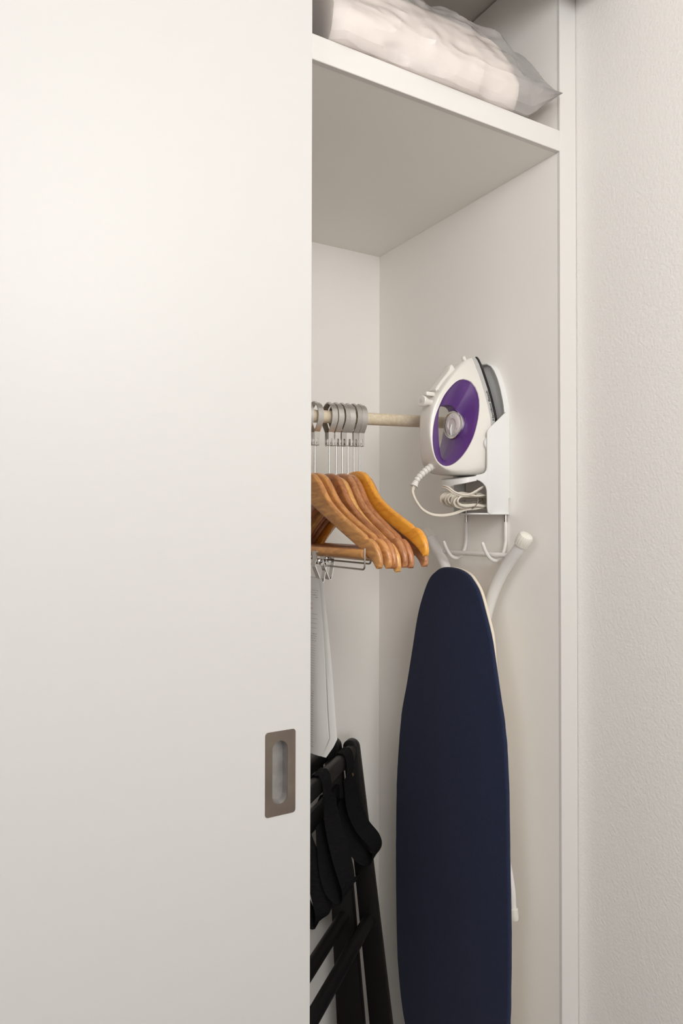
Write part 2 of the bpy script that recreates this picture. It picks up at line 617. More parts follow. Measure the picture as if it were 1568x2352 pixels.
# ------------------------------------------------------------------ hangers
def ring_mesh():
    """flat steel band closed round the rod, pinched to a box below (y, z about the rod centre)"""
    prof = [(-.0065, -.057), (-.0068, -.034), (-.0075, -.031), (-.0150, -.021), (-.0205, -.011), (-.0222, -.001), (-.0205, .010),
            (-.0150, .0185), (-.0075, .0235), (0, .0258), (.0075, .0235), (.0150, .0185), (.0205, .010), (.0222, -.001),
            (.0205, -.011), (.0150, -.021), (.0075, -.031), (.0068, -.034), (.0065, -.057)]
    bm = bmesh.new()
    th = .0009
    hwid = .0061
    P = [Vector(p) for p in prof]
    loops = []
    for i, p in enumerate(P):
        a = P[max(i - 1, 0)]; b = P[min(i + 1, len(P) - 1)]
        t = (b - a).normalized(); nn = Vector((-t.y, t.x))
        loops.append([(-hwid, *(p + nn * th)), (hwid, *(p + nn * th)), (hwid, *(p - nn * th)), (-hwid, *(p - nn * th))])
    slotted = loops[2:-2]
    loft(bm, slotted, cap0=True, cap1=True)
    # slotted end plates front and back
    for sy in (-1, 1):
        y = sy * .0068
        W = []
        n = 8
        arch = [(-.0022, -.0565)] + [(-.0022 * math.cos(math.pi * k / n), -.046 + .0022 * math.sin(math.pi * k / n)) for k in range(n + 1)] + [(.0022, -.0565)]
        out = [(-hwid, -.0565)] + [(-hwid + 2 * hwid * k / n, -.0315) for k in range(n + 1)] + [(hwid, -.0565)]
        for d in (-.0007, .0007):
            W.append(([bm.verts.new((x, y + d, z)) for x, z in out], [bm.verts.new((x, y + d, z)) for x, z in arch]))
        m_ = len(out)
        for (o_, a_) in W:
            for i in range(m_ - 1):
                bm.faces.new((o_[i], o_[i + 1], a_[i + 1], a_[i]))
        for i in range(m_ - 1):
            bm.faces.new((W[0][0][i], W[0][0][i + 1], W[1][0][i + 1], W[1][0][i]))
            bm.faces.new((W[0][1][i], W[0][1][i + 1], W[1][1][i + 1], W[1][1][i]))
    # folded bottom pieces either side of the slot
    for x0, x1 in ((-hwid, -.0022), (.0022, hwid)):
        bx(bm, x0, x1, -.0075, .0075, -.0582, -.0562, bev=.0006, seg=1)
    # locking tab on top
    bx(bm, -.0035, .0035, -.001, .0065, .0250, .0282, bev=.0008, seg=1)
    return bm


TOP = [(0, 1.468), (.02, 1.4668), (.036, 1.4625), (.048, 1.455), (.060, 1.4425), (.071, 1.428), (.085, 1.412), (.105, 1.3965), (.127, 1.3825),
       (.150, 1.3695), (.172, 1.3575), (.1865, 1.3495), (.1885, 1.345), (.1925, 1.3425), (.1965, 1.3445), (.2035, 1.342), (.212, 1.3345), (.2185, 1.3255),
       (.2228, 1.3170), (.2250, 1.3090), (.2250, 1.3020), (.2225, 1.2965), (.2180, 1.2940)]
BOT = [(.2180, 1.2940), (.2135, 1.2945), (.2095, 1.2985), (.2030, 1.3065), (.195, 1.3135), (.172, 1.328), (.152, 1.339), (.125, 1.3535), (.096, 1.3695), (.065, 1.386), (.036, 1.4025), (.015, 1.4115), (0, 1.414)]


def resample(pts, n):
    P = [Vector(p) for p in pts]
    d = [0]
    for i in range(1, len(P)):
        d.append(d[-1] + (P[i] - P[i - 1]).length)
    out = []
    for k in range(n + 1):
        t = d[-1] * k / n
        i = 1
        while i < len(P) - 1 and d[i] < t:
            i += 1
        f = (t - d[i - 1]) / max(1e-9, d[i] - d[i - 1])
        out.append(P[i - 1].lerp(P[i], f))
    return out


def shoulder_mesh(zc):
    """two carved arms: rounded sections lofted from tip to tip"""
    N = 56
    top, bot = resample(TOP, N), resample(list(reversed(BOT)) , N)
    curve = lambda s: .012 * (s / .226) ** 2 - .003
    half = []
    for i in range(N + 1):
        half.append((top[i], bot[i]))
    stations = [(-1, t, b) for t, b in reversed(half[1:])] + [(1, t, b) for t, b in half]
    loops = []
    tx0, r = .0060, .0044
    for sg, t, b in stations:
        tx = tx0 - .0014 * min(1, max(0, (t.x - .219) / .0055))
        d = (t - b)
        L = d.length
        dn = d / L if L > 1e-6 else Vector((0, 1))
        rr_ = min(r, L * .45)
        ring = []
        for cx, cz, a0 in ((tx - r, L - rr_, 0), (-tx + r, L - rr_, 90), (-tx + r, rr_, 180), (tx - r, rr_, 270)):
            for k in range(4):
                a = math.radians(a0 + 30 * k)
                ring.append((cx + r * math.cos(a), cz + rr_ * math.sin(a)))
        row = []
        for x, u in ring:
            p = b + dn * u
            row.append(Vector((x + curve(p.x), sg * p.x, p.y - zc)))
        loops.append(row)
    bm = bmesh.new()
    loft(bm, loops, cap0=True, cap1=True)
    return bm


HZ = 1.581
woods = {
    'A': wood_mat('wood_tan', (0.690, 0.338, 0.112), (0.485, 0.217, 0.075)),
    'B': wood_mat('wood_honey', (0.675, 0.320, 0.107), (0.499, 0.217, 0.075)),
    'C': wood_mat('wood_brown', (0.514, 0.217, 0.080), (0.353, 0.136, 0.051)),
    'D': wood_mat('wood_yellow', (0.794, 0.451, 0.150), (0.617, 0.303, 0.094)),
    'E': wood_mat('wood_russet', (0.559, 0.260, 0.112), (0.396, 0.165, 0.067)),
    'F': wood_mat('wood_cedar', (0.543, 0.243, 0.105), (0.396, 0.156, 0.065)),
    'G': wood_mat('wood_orange', (0.890, 0.407, 0.045), (0.763, 0.303, 0.030)),
    'H': wood_mat('wood_chestnut', (0.617, 0.285, 0.124), (0.441, 0.183, 0.075)),
}
# key, x of the clip, swivel (deg), lift, label
HANG = [
    ('A', -0.366, 5.0, 0.003, 'nearest tan wooden hanger beside the sliding door, front wire bar with a clip', ),
    ('B', -0.3455, 4.5, 0.002, 'honey wooden hanger second from the sliding door, with a second wire bar'),
    ('C', -0.3135, -1.6, 0.001, 'dark brown wooden hanger third from the sliding door, low shoulder'),
    ('D', -0.2985, -3.25, -0.006, 'yellowish pale wooden hanger in the middle of the rail, hanging low'),
    ('E', -0.2845, -3.3, 0.001, 'russet wooden hanger fifth from the sliding door, dull grain'),
    ('F', -0.2715, -3.25, -0.001, 'reddish cedar hanger directly left of the bright orange hanger'),
    ('G', -0.2575, -2.2, 0.004, 'bright orange varnished wooden hanger standing higher than the others'),
    ('H', -0.2435, -2.75, 0, 'chestnut wooden hanger at the right end of the row, nearest the iron'),
]
hangers = {}
proto = None
for key, x0, sw, lift, lab in HANG:
    zc = rodz(x0) + .001
    if proto is None:
        t = thing('wooden_hanger', (x0, RY, zc), lab, 'hanger', 'wooden hangers on the clothes rod')
        off = Vector((x0, RY, zc))
        def put(name, bm, m, parent=t):
            bmesh.ops.translate(bm, vec=off, verts=bm.verts[:])
            return obj(name, bm, m, parent)
        pc = [put('rod_clip', ring_mesh(), m_steel)]
        b2 = bmesh.new()
        cyl(b2, (0, 0, -.118), (0, 0, -.052), .0016, 8)
        bmesh.ops.create_uvsphere(b2, u_segments=10, v_segments=6, radius=.0034, matrix=Matrix.Translation((0, 0, -.0525)))
        pc.append(put('hook_pin', b2, m_pin))
        pc.append(put('shoulder', shoulder_mesh(HZ), woods[key]))
        b3 = bmesh.new()
        cyl(b3, (0, -.190, 1.3175 - HZ), (0, .190, 1.3175 - HZ), .0088, 14, bev=.002)
        pc.append(put('trouser_bar', b3, woods[key]))
        proto = t
    else:
        t = proto.copy(); COL.objects.link(t); t.location = (x0, RY, zc); t['label'] = lab
        WLOC[t.name] = Vector((x0, RY, zc))
        q = []
        for c in pc:
            if key == 'G' and c.name.startswith('trouser_bar'):
                continue                       # none to be seen on this one
            d = c.copy(); COL.objects.link(d); d.parent = t; WLOC[d.name] = Vector((x0, RY, zc)); q.append(d)
            if c.name.startswith(('shoulder', 'trouser_bar')):
                d.material_slots[0].link = 'OBJECT'
                d.material_slots[0].material = woods[key]
        if key == 'B':
            pcB = q
    hangers[key] = t
    me = pc if key == 'A' else q
    me[0].rotation_euler.z = math.radians(rnd.uniform(-4, 4))
    for d in me[2:]:
        d.rotation_euler.z = math.radians(sw)
        d.location.z = lift
        if key == 'G':
            d.rotation_euler.x = math.radians(-4.0)


def wire_bar(parent, x, y0, ztop, zbot, dx=0.0):
    """U shaped wire hung under the arms"""
    pts = []
    y1 = 2 * RY - y0
    r = .007
    pts = [(x, y0, ztop), (x, y0, zbot + r)]
    for k in range(1, 6):
        a = math.pi / 2 * k / 5
        pts.append((x, y0 + r - r * math.cos(a), zbot + r - r * math.sin(a)))
    q = [(px, y1 - (py - y0), pz) for px, py, pz in reversed(pts)]
    return obj('wire_bar', tube(bmesh.new(), pts + q, .0016, 8), m_pin, parent)


wire_bar(hangers['A'], -0.357, 0.100, 1.327, 1.291)
wire_bar(hangers['B'], -0.341, 0.106, 1.325, 1.300)


def trouser_clip(parent, x, y, z, flip=1):
    """sprung metal clip: two jaw plates crossing at a coil, finger tabs above"""
    bm = bmesh.new()
    hwid = .0075
    def plate(pts, wd, th=.0008):
        P = [Vector(p) for p in pts]
        loops = []
        for i, p in enumerate(P):
            a = P[max(i - 1, 0)]; b = P[min(i + 1, len(P) - 1)]
            t_ = (b - a).normalized(); nn = Vector((-t_.y, t_.x))
            loops.append([(p.x + nn.x * s1 * th, s2 * wd, p.y + nn.y * s1 * th) for s1, s2 in ((1, -1), (1, 1), (-1, 1), (-1, -1))])
        loft(bm, [[Vector((x + a, y + b, z + c)) for a, b, c in L] for L in loops], cap0=True, cap1=True)
    plate([(-.0115, .022), (-.010, .010), (-.013, .002), (-.012, -.004), (.0005, -.034), (.0025, -.035)], hwid)
    plate([(.0115, .022), (.010, .010), (.0115, .002), (.011, -.006), (.0055, -.033), (.0035, -.034)], hwid * .8)
    for k in range(5):                                     # stiffening ribs on the outer jaw
        yy = y - .005 + k * .0025
        tube(bm, [(x - .0125, yy, z - .005), (x - .0008, yy, z - .0335)], .0006, 5)
    plate([(-.0125, .0225), (-.009, .024), (-.006, .0215)], hwid)
    plate([(.0125, .0225), (.009, .024), (.006, .0215)], hwid * .8)
    pts = [(x + .0045 * math.cos(a * .9), y - .006 + .012 * a / 25, z + .004 + .0045 * math.sin(a * .9)) for a in range(26)]
    tube(bm, spline(pts, 2), .0011, 6)
    cyl(bm, (x - .009, y, z), (x + .010, y, z), .003, 8)
    cyl(bm, (x, y - .009, z), (x, y + .009, z), .0024, 8)
    return obj('trouser_clip', bm, m_chrome, parent)


trouser_clip(hangers['A'], -0.364, 0.246, 1.2935)
trouser_clip(hangers['B'], -0.3475, 0.246, 1.2990)
trouser_clip(hangers['A'], -0.364, 0.44, 1.2935)
trouser_clip(hangers['B'], -0.3475, 0.44, 1.2990)


# ------------------------------------------------------------------ laundry bag clipped to the wires
def print_mat():
    m = mat('printed_plastic', (0.78, 0.775, 0.75), 0.4, bump=(25, 0.15))
    nt = m.node_tree
    L = nt.links.new
    b = nt.nodes['Principled BSDF']
    tc = nt.nodes.new('ShaderNodeTexCoord')
    sp = nt.nodes.new('ShaderNodeSeparateXYZ')
    L(tc.outputs['Object'], sp.inputs[0])
    def math_(op, a, b_=None, c=None):
        n = nt.nodes.new('ShaderNodeMath'); n.operation = op
        for i, v in enumerate((a, b_, c)):
            if v is None:
                continue
            if isinstance(v, (int, float)):
                n.inputs[i].default_value = v
            else:
                L(v, n.inputs[i])
        return n.outputs[0]
    Y, Z = sp.outputs['Y'], sp.outputs['Z']
    def band(v, lo, hi):
        return math_('MULTIPLY', math_('GREATER_THAN', v, lo), math_('LESS_THAN', v, hi))
    def rows(pitch, frac):
        return math_('LESS_THAN', math_('FRACT', math_('DIVIDE', Z, pitch)), frac)
    side = math_('LESS_THAN', sp.outputs['X'], 0.0)
    nz = nt.nodes.new('ShaderNodeTexNoise')
    mp = nt.nodes.new('ShaderNodeMapping')
    mp.inputs['Scale'].default_value = (1, 420, 260)
    L(tc.outputs['Object'], mp.inputs[0]); L(mp.outputs[0], nz.inputs['Vector'])
    nz.inputs['Scale'].default_value = 1.0
    glyph = math_('GREATER_THAN', nz.outputs['Fac'], 0.47)
    mY = band(Y, 0.03, 0.30)
    ruled = math_('MULTIPLY', rows(.0085, .10), math_('MULTIPLY', band(Z, .225, .262), mY))
    form = math_('MULTIPLY', rows(.0046, .14), math_('MULTIPLY', band(Z, .125, .200), mY))
    words = math_('MULTIPLY', math_('MULTIPLY', rows(.0042, .45), glyph), math_('MULTIPLY', math_('ADD', band(Z, .203, .222), math_('ADD', band(Z, .283, .303), band(Z, .012, .118))), mY))
    red = math_('MULTIPLY', math_('MULTIPLY', rows(.0085, .5), glyph), math_('MULTIPLY', band(Z, .264, .281), band(Y, 0.045, 0.25)))
    k = math_('MULTIPLY', math_('MINIMUM', math_('ADD', ruled, math_('ADD', form, words)), 1.0), math_('MULTIPLY', side, .45))
    kr = math_('MULTIPLY', red, math_('MULTIPLY', side, .5))
    mx = nt.nodes.new('ShaderNodeMix'); mx.data_type = 'RGBA'
    mx.inputs['A'].default_value = (0.78, 0.775, 0.75, 1); mx.inputs['B'].default_value = (0.17, 0.16, 0.16, 1)
    L(k, mx.inputs['Factor'])
    m2 = nt.nodes.new('ShaderNodeMix'); m2.data_type = 'RGBA'
    m2.inputs['B'].default_value = (0.55, 0.10, 0.07, 1)
    L(mx.outputs['Result'], m2.inputs['A']); L(kr, m2.inputs['Factor'])
    L(m2.outputs['Result'], b.inputs['Base Color'])
    return m


bag = thing('laundry_bag', (-0.360, 0.215, 0.945), 'white plastic laundry bag with printed form hanging from the hanger clips', 'bag')
# horizontal sections (x, y), from top to bottom, at heights z; the gusset opens downwards
bm = bmesh.new()
loops = []
zs = [1.268, 1.262, 1.245, 1.21, 1.18, 1.155, 1.12, 1.08, 1.03, 0.98, 0.965, 0.952, 0.945]
for i, z in enumerate(zs):
    t = (1.268 - z) / .29
    o = interp(z, [.945, .965, .98, 1.09, 1.18, 1.21, 1.262, 1.27], [.016, .006, .000, .008, .020, .024, .030, .031])   # front edge
    g = .002 + .025 * min(1, max(0, t)) ** .7                                  # gusset depth in x
    if z < .975:
        g *= interp(z, [.945, .975], [.45, 1])
    c = .002 + .010 * min(1, t * 1.4)                                          # how far the folds tuck in
    xl = -.3690 - .008 * min(1, t * 1.3)
    y0 = .2010 + o
    kink = .003 * math.exp(-((z - 1.155) / .008) ** 2)
    loops.append([Vector(p) for p in [
        (xl + .002, .60, z), (xl - .001, .45, z), (xl - .002, .32, z), (xl - .001, y0 + .046, z), (xl, y0 + .034 + kink, z), (xl + g * .10, y0 + .026 + kink, z),
        (xl + g * .32, y0 + .017, z), (xl + g * .50, y0 + .011, z), (xl + g * .55, y0 + .0115, z), (xl + g * .56, y0 + .011 + c, z), (xl + g * .585, y0 + .011 + c, z), (xl + g * .60, y0 + .009, z),
        (xl + g * .78, y0 + .003, z), (xl + g * .95, y0, z), (xl + g, y0 + .005, z), (xl + g + .001, y0 + .03, z), (xl + g, .45, z), (xl + .004, .60, z)]])
loft(bm, loops)
obj('bag_film', bm, print_mat(), bag, smooth=28)

# ------------------------------------------------------------------ iron holder
IY = 0.197                                    # the iron's mid plane
HW = 0.067
holder = thing('iron_holder', (0.0, IY, 1.385), 'white plastic wall holder that grips the purple steam iron, wire hooks below', 'holder')
tong = [(-.0635, 1.387), (-.0635, 1.572), (-.0668, 1.588), (-.0645, 1.604), (-.0615, 1.616), (-.0545, 1.640), (-.0465, 1.660), (-.037, 1.677), (-.027, 1.6885), (-.015, 1.695), (0, 1.697)]
tong = tong + [(-a, b) for a, b in reversed(tong[:-1])]
bm = bmesh.new()
slab(bm, [(a + IY, b) for a, b in tong], -.0040, 0.0, lambda u, v, d: Vector((d, u, v)), bev=.0008, seg=1)
plate_ = obj('back_plate', bm, m_plas, holder)
bm = bmesh.new()                              # raised rim round the upper part
tp = ccw([(a + IY, b) for a, b in tong])
up_ = [p for p in [(a + IY, b) for a, b in tong] if p[1] > 1.58]
rim = []
cpt = Vector((IY, 1.60))
loft(bm, [[Vector((d, p[0] + (IY - p[0]) * k / max(.012, (Vector(p) - Vector((IY, 1.56))).length), p[1] + (1.56 - p[1]) * k / max(.012, (Vector(p) - Vector((IY, 1.56))).length))) for p in up_]
          for d, k in ((-.003, 0), (-.0125, 0), (-.0135, .0008), (-.0135, .0026), (-.0125, .0034), (-.003, .0034))], closed=False)
obj('rim', bm, m_plas, plate_)
side_poly = [(.0002, 1.420), (.0002, 1.582), (.003, 1.588), (.009, 1.590), (.0535, 1.5535), (.0575, 1.549), (.0588, 1.544), (.0590, 1.478), (.0605, 1.472), (.0655, 1.4665), (.075, 1.4637),
             (.086, 1.4620), (.086, 1.4530), (.078, 1.4510), (.070, 1.4470), (.0630, 1.4410), (.0595, 1.433), (.0585, 1.398), (.0570, 1.391), (.052, 1.387), (.0045, 1.387), (.0035, 1.418)]
bm = bmesh.new()
slab(bm, side_poly, IY - HW, IY - HW + .003, lambda u, v, d: Vector((-u, d, v)), bev=.0009, seg=2)
obj('side_panel', bm, m_plas, holder)
bm = bmesh.new()
slab(bm, [(.001, 1.388), (.001, 1.582), (.009, 1.590), (.030, 1.570), (.034, 1.560), (.034, 1.392), (.030, 1.388)], IY + HW - .003, IY + HW, lambda u, v, d: Vector((-u, d, v)), bev=.0009, seg=2)
obj('side_panel', bm, m_plas, holder)
# heel tray: rounded in plan, with a drooping front lip
plan_t = [(.003, .1305), (.060, .1305), (.086, .1305), (.101, .1335), (.1120, .1430), (.1175, .158), (.1185, .175), (.1160, .192), (.108, .210), (.094, .228), (.072, .246), (.045, .258), (.003, .2625)]
zt_ = lambda h: 1.4622 - .010 * max(0, (h - .07) / .05) ** 1.5
bm = bmesh.new()
slab(bm, plan_t, 0.0, .006, lambda u, v, d: Vector((-u, v, zt_(u) - .006 + d)), bev=.0015, seg=2)
obj('heel_tray', bm, m_plas, holder)
lip = [Vector(p) for p in plan_t[2:11]]
rows_l = []
sp3 = spline([(p.x, p.y, 0) for p in lip], 4)
for i, p in enumerate(sp3):
    t = i / (len(sp3) - 1)
    q0, q1 = sp3[max(i - 1, 0)], sp3[min(i + 1, len(sp3) - 1)]
    tg = (q1 - q0).normalized()
    nn = Vector((tg.y, -tg.x, 0))
    k_ = min(1, max(0, (t - .35) / .3))
    hgt = .0095 + .0125 * k_ * k_ * (3 - 2 * k_)
    ztop = zt_(p.x) - .0005
    out_ = p + nn * .0006
    inn = p - nn * .0022
    rows_l.append([Vector((-out_.x, out_.y, ztop)), Vector((-out_.x, out_.y, ztop - hgt + .001)), Vector((-(out_.x + inn.x) / 2, (out_.y + inn.y) / 2, ztop - hgt)), Vector((-inn.x, inn.y, ztop - hgt + .001)), Vector((-inn.x, inn.y, ztop))])
bm = bmesh.new()
loft(bm, rows_l, cap0=True, cap1=True)
obj('lip', bm, m_plas, holder)
bm = bmesh.new()
fl = smoothpoly([(.003, IY - HW + .002), (.055, IY - HW + .002), (.078, .145), (.082, .165), (.073, .190), (.055, .215), (.030, .240), (.003, .255)], 4)
slab(bm, fl, 1.3865, 1.3895, lambda u, v, d: Vector((-u, v, d)), bev=.0008, seg=1)
obj('cord_floor', bm, m_plas, holder)
bm = bmesh.new()
cyl(bm, (-.048, IY - HW + .004, 1.525), (-.048, IY - HW + .010, 1.525), .0135, 20, bev=.002)
obj('grip_button', bm, m_plas, holder)
for yy, far in ((0.138, 0), (0.257, 1)):
    zt = 1.386
    pts = spline([(-.0045, yy, zt + .01), (-.0045, yy, 1.345), (-.005, yy, 1.330), (-.010, yy, 1.313), (-.019, yy, 1.3015), (-.031, yy, 1.2965), (-.043, yy, 1.300), (-.052, yy, 1.3085), (-.059, yy, 1.319), (-.064, yy, 1.3300)], 5)
    hk = obj('wire_hook', tube(bmesh.new(), pts, .0030, 10), m_pin, holder)
    hk['label'] = 'bare steel wire hook with white vinyl sleeve'
    sl = [p for p in pts if p.z < 1.370 or p.x < -.0055]
    obj('vinyl_sleeve', tube(bmesh.new(), [Vector((-.0045, yy, 1.372))] + sl[0:] + [sl[-1] + Vector((-.001, 0, .003))], [.0036] * (len(sl)) + [.0036, .0022], 12), m_coatw, hk)

# ------------------------------------------------------------------ steam iron
iron = thing('steam_iron', (-.10, IY, 1.464), 'white and purple steam iron standing nose up in the wall holder', 'iron')
PZ = [1.464, 1.480, 1.50, 1.54, 1.575, 1.595, 1.616, 1.637, 1.658, 1.679, 1.692, 1.701, 1.706]
PW = [.0545, .058, .060, .0605, .057, .0515, .0445, .0365, .0275, .018, .0115, .006, .0015]
HB = 0.042
wp = lambda z: interp(z, PZ, PW)


def halfw(h, z):
    s = min(1, max(0, (h - HB) / .118))
    a = wp(z)
    b = min(.0170, a)
    return b + (a - b) * (1 - s ** 1.35)


OUT = [(HB, 1.464), (HB, 1.50), (HB, 1.54), (HB, 1.58), (HB, 1.62), (HB, 1.66), (HB, 1.69), (HB, 1.706), (.050, 1.7035), (.066, 1.6955), (.080, 1.6865), (.094, 1.6755), (.111, 1.659), (.127, 1.641), (.136, 1.629), (.1445, 1.616), (.154, 1.596), (.1595, 1.574),
       (.1610, 1.553), (.1600, 1.535), (.1555, 1.508), (.1500, 1.491), (.1440, 1.482), (.1330, 1.473), (.118, 1.4665), (.095, 1.4645), (.07, 1.464)]
ELL = [(.088, 1.653), (.074, 1.6525), (.0645, 1.6475), (.059, 1.637), (.057, 1.62), (.0605, 1.60), (.067, 1.577), (.0735, 1.554), (.0815, 1.532), (.091, 1.513), (.102, 1.497), (.113, 1.486), (.124, 1.4805), (.134, 1.480), (.143, 1.4855), (.1495, 1.496),
       (.1535, 1.512), (.155, 1.531), (.154, 1.552), (.150, 1.575), (.142, 1.596), (.132, 1.616), (.118, 1.633), (.103, 1.646)]
HOLE = [(.132, 1.594), (.124, 1.600), (.108, 1.6025), (.097, 1.600), (.090, 1.590), (.088, 1.572), (.0885, 1.550), (.092, 1.530), (.100, 1.512), (.110, 1.499), (.118, 1.4935), (.1245, 1.495), (.129, 1.505), (.1325, 1.525), (.134, 1.55), (.134, 1.575)]
C0 = (.112, 1.548)


def ray_poly(poly, a):
    c, s = math.cos(a), math.sin(a)
    best = None
    for i in range(len(poly)):
        x1, y1 = poly[i - 1][0] - C0[0], poly[i - 1][1] - C0[1]
        x2, y2 = poly[i][0] - C0[0], poly[i][1] - C0[1]
        den = c * (y2 - y1) - s * (x2 - x1)
        if abs(den) < 1e-12:
            continue
        t = (x1 * (y2 - y1) - y1 * (x2 - x1)) / den
        u = (x1 * s - y1 * c) / den
        if t > 0 and -1e-6 <= u <= 1 + 1e-6:
            best = t if best is None else max(best, t)
    return (C0[0] + c * best, C0[1] + s * best)


angs = sorted(set([round(2 * math.pi * k / 72, 5) for k in range(72)] + [round(math.atan2(z - C0[1], h - C0[0]) % (2 * math.pi), 5) for h, z in (OUT[0], OUT[7])]))
so, se, sh = smoothpoly(OUT[7:], 1), smoothpoly(ELL, 4), smoothpoly(HOLE, 4)
outp = OUT[:7] + so
Lo = [ray_poly(outp, a) for a in angs]
Le = [ray_poly(se, a) for a in angs]
Lh = [ray_poly(sh, a) for a in angs]


def mixl(A, B, t):
    return [(a[0] + (b[0] - a[0]) * t, a[1] + (b[1] - a[1]) * t) for a, b in zip(A, B)]


def p3(hz_, w_, sg):
    return Vector((-hz_[0], IY + sg * w_, hz_[1]))


bm = bmesh.new()
for sg in (-1, 1):
    loops = []
    for t, kf in ((0, 1), (.25, 1), (.5, 1), (.7, .99), (.82, .95), (.91, .83), (.965, .62), (.99, .38), (1.0, .0)):
        L = mixl(Le, Lo, t)
        row = []
        for (h, z), (ho, zo) in zip(L, Lo):
            flat = ho < HB + .0015
            k = 1 if flat else kf
            row.append(p3((h, z), halfw(h, z) * k + (0 if not (t == 0) else 0), sg))
        loops.append(row)
    # a small lip turning in at the oval
    first = [p3(e, halfw(*e) - .0025, sg) for e in mixl(Le, Lh, .02)]
    loft(bm, [first] + loops)
bmesh.ops.remove_doubles(bm, verts=bm.verts[:], dist=.00005)
obj('body_shell', bm, m_iron, iron, smooth=40)
bm = bmesh.new()
rows_ = []
for sg in (-1, 1):
    loops = []
    for t in (0, .05, .15, .3, .5, .7, .85, .95, 1.0):
        L = mixl(Le, Lh, t)
        row = []
        for e, p, hl in zip(Le, L, Lh):
            we = halfw(*e) - .0012
            wh = .0125
            k = t ** 0.8 if e[0] < .12 else t
            # the tank side stays full and rolls over near the opening
            tank = min(1, max(0, (.125 - e[0]) / .05))
            kk = k * (1 - tank) + (t ** 1.7) * tank
            row.append(p3(p, we + (wh - we) * kk - (.0015 if t > 0 else 0), sg))
        loops.append(row)
    rows_.append(loops)
loft(bm, list(reversed(rows_[0])) [::-1] + [[p3(p, 0, 1) for p in mixl(Le, Lh, 1.03)]] + list(reversed(rows_[1])))
obj('water_tank', bm, m_purple, iron, smooth=40)
# skirt and soleplate: planform prisms
zz = PZ
plan = [(IY - wp(z), z) for z in zz] + [(IY, 1.7075)] + [(IY + wp(z), z) for z in reversed(zz)]
def planring(d, h, dz=0.0):
    return [Vector((-h, IY + (y - IY) + (d if y > IY else -d if y < IY else 0), z + (d if z > 1.70 else 0) + dz)) for y, z in plan]
bm = bmesh.new()
loft(bm, [planring(-.003, .0435), planring(0, .0422), planring(.0004, .038), planring(.0002, .0310), planring(-.002, .0300)], cap0=True, cap1=True)
skirt = obj('skirt', bm, m_grey, iron, smooth=40)
bm = bmesh.new()
loft(bm, [planring(-.002, .0305), planring(.0010, .0300, .001), planring(.0014, .0270, .001), planring(.0002, .0246, .001), planring(-.002, .0240, .001)], cap0=True, cap1=True)
obj('soleplate', bm, m_black, iron, smooth=40)
# lettering along the skirt, running up the near side
cu = bpy.data.curves.new('lettering', 'FONT')
cu.body = 'Hamilton Beach'
cu.size = 1.0
cu.resolution_u = 3
cu.offset = 0.018
to = link(bpy.data.objects.new('lettering_source', cu))
dg = bpy.context.evaluated_depsgraph_get()
me0 = bpy.data.meshes.new_from_object(to.evaluated_get(dg))
bpy.data.objects.remove(to)
xs_ = [v.co.x for v in me0.vertices]
wx = max(xs_)
bm = bmesh.new()
bm.from_mesh(me0)
bmesh.ops.subdivide_edges(bm, edges=[e for e in bm.edges if e.calc_length() > .15], cuts=2)
for v in bm.verts:
    z = 1.571 + v.co.x / wx * .062
    h = .0325 + v.co.y * .0082
    v.co = Vector((-h, IY - wp(z) - .0008, z))
obj('lettering', bm, m_ink, skirt, smooth=0)
# temperature dial facing away from the wall
dc = Vector((-.0900, IY - .003, 1.5655))
bm = bmesh.new()
def discx(bm, prof, n=36, c=dc):
    loops = [[c + Vector((-d, r * math.cos(2 * math.pi * k / n), r * math.sin(2 * math.pi * k / n))) for k in range(n)] for r, d in prof]
    loft(bm, loops, cap1=True)
discx(bm, [(.0225, -.012), (.0262, -.008), (.0285, .000), (.0282, .0028), (.0268, .0036), (.0245, .0030), (.0235, .0022)])
dial = obj('temperature_dial', bm, m_chrome, iron)
bm = bmesh.new()
discx(bm, [(.0222, .0015), (.0216, .0034), (.0205, .0040), (.0140, .0052), (.0125, .0050), (.0115, .0036), (.0, .0034)][:-1])
face = obj('dial_face', bm, mat('dial_pearl', (0.78, 0.71, 0.70), 0.3), dial)
bm = bmesh.new()
for k in range(11):
    a = math.radians(-150 + k * 27)
    p = dc + Vector((-.0046, .0145 * math.cos(a), .0145 * math.sin(a)))
    q = dc + Vector((-.0046, .0200 * math.cos(a), .0200 * math.sin(a)))
    tube(bm, [p, q], .00045, 4)
obj('dial_marks', bm, m_grey, dial)
bm = bmesh.new()
tube(bm, [dc + Vector((-.005, 0, .001)), dc + Vector((-.0075, .0005, -.010)), dc + Vector((-.0055, .001, -.0215))], [.0010, .0022, .0012], 8)
obj('dial_pointer', bm, m_plas, dial)
bm = bmesh.new()                                 # purple collar under the dial
discx(bm, [(.0290, -.022), (.0285, -.012), (.0265, -.0085)])
obj('dial_collar', bm, m_purple, dial)
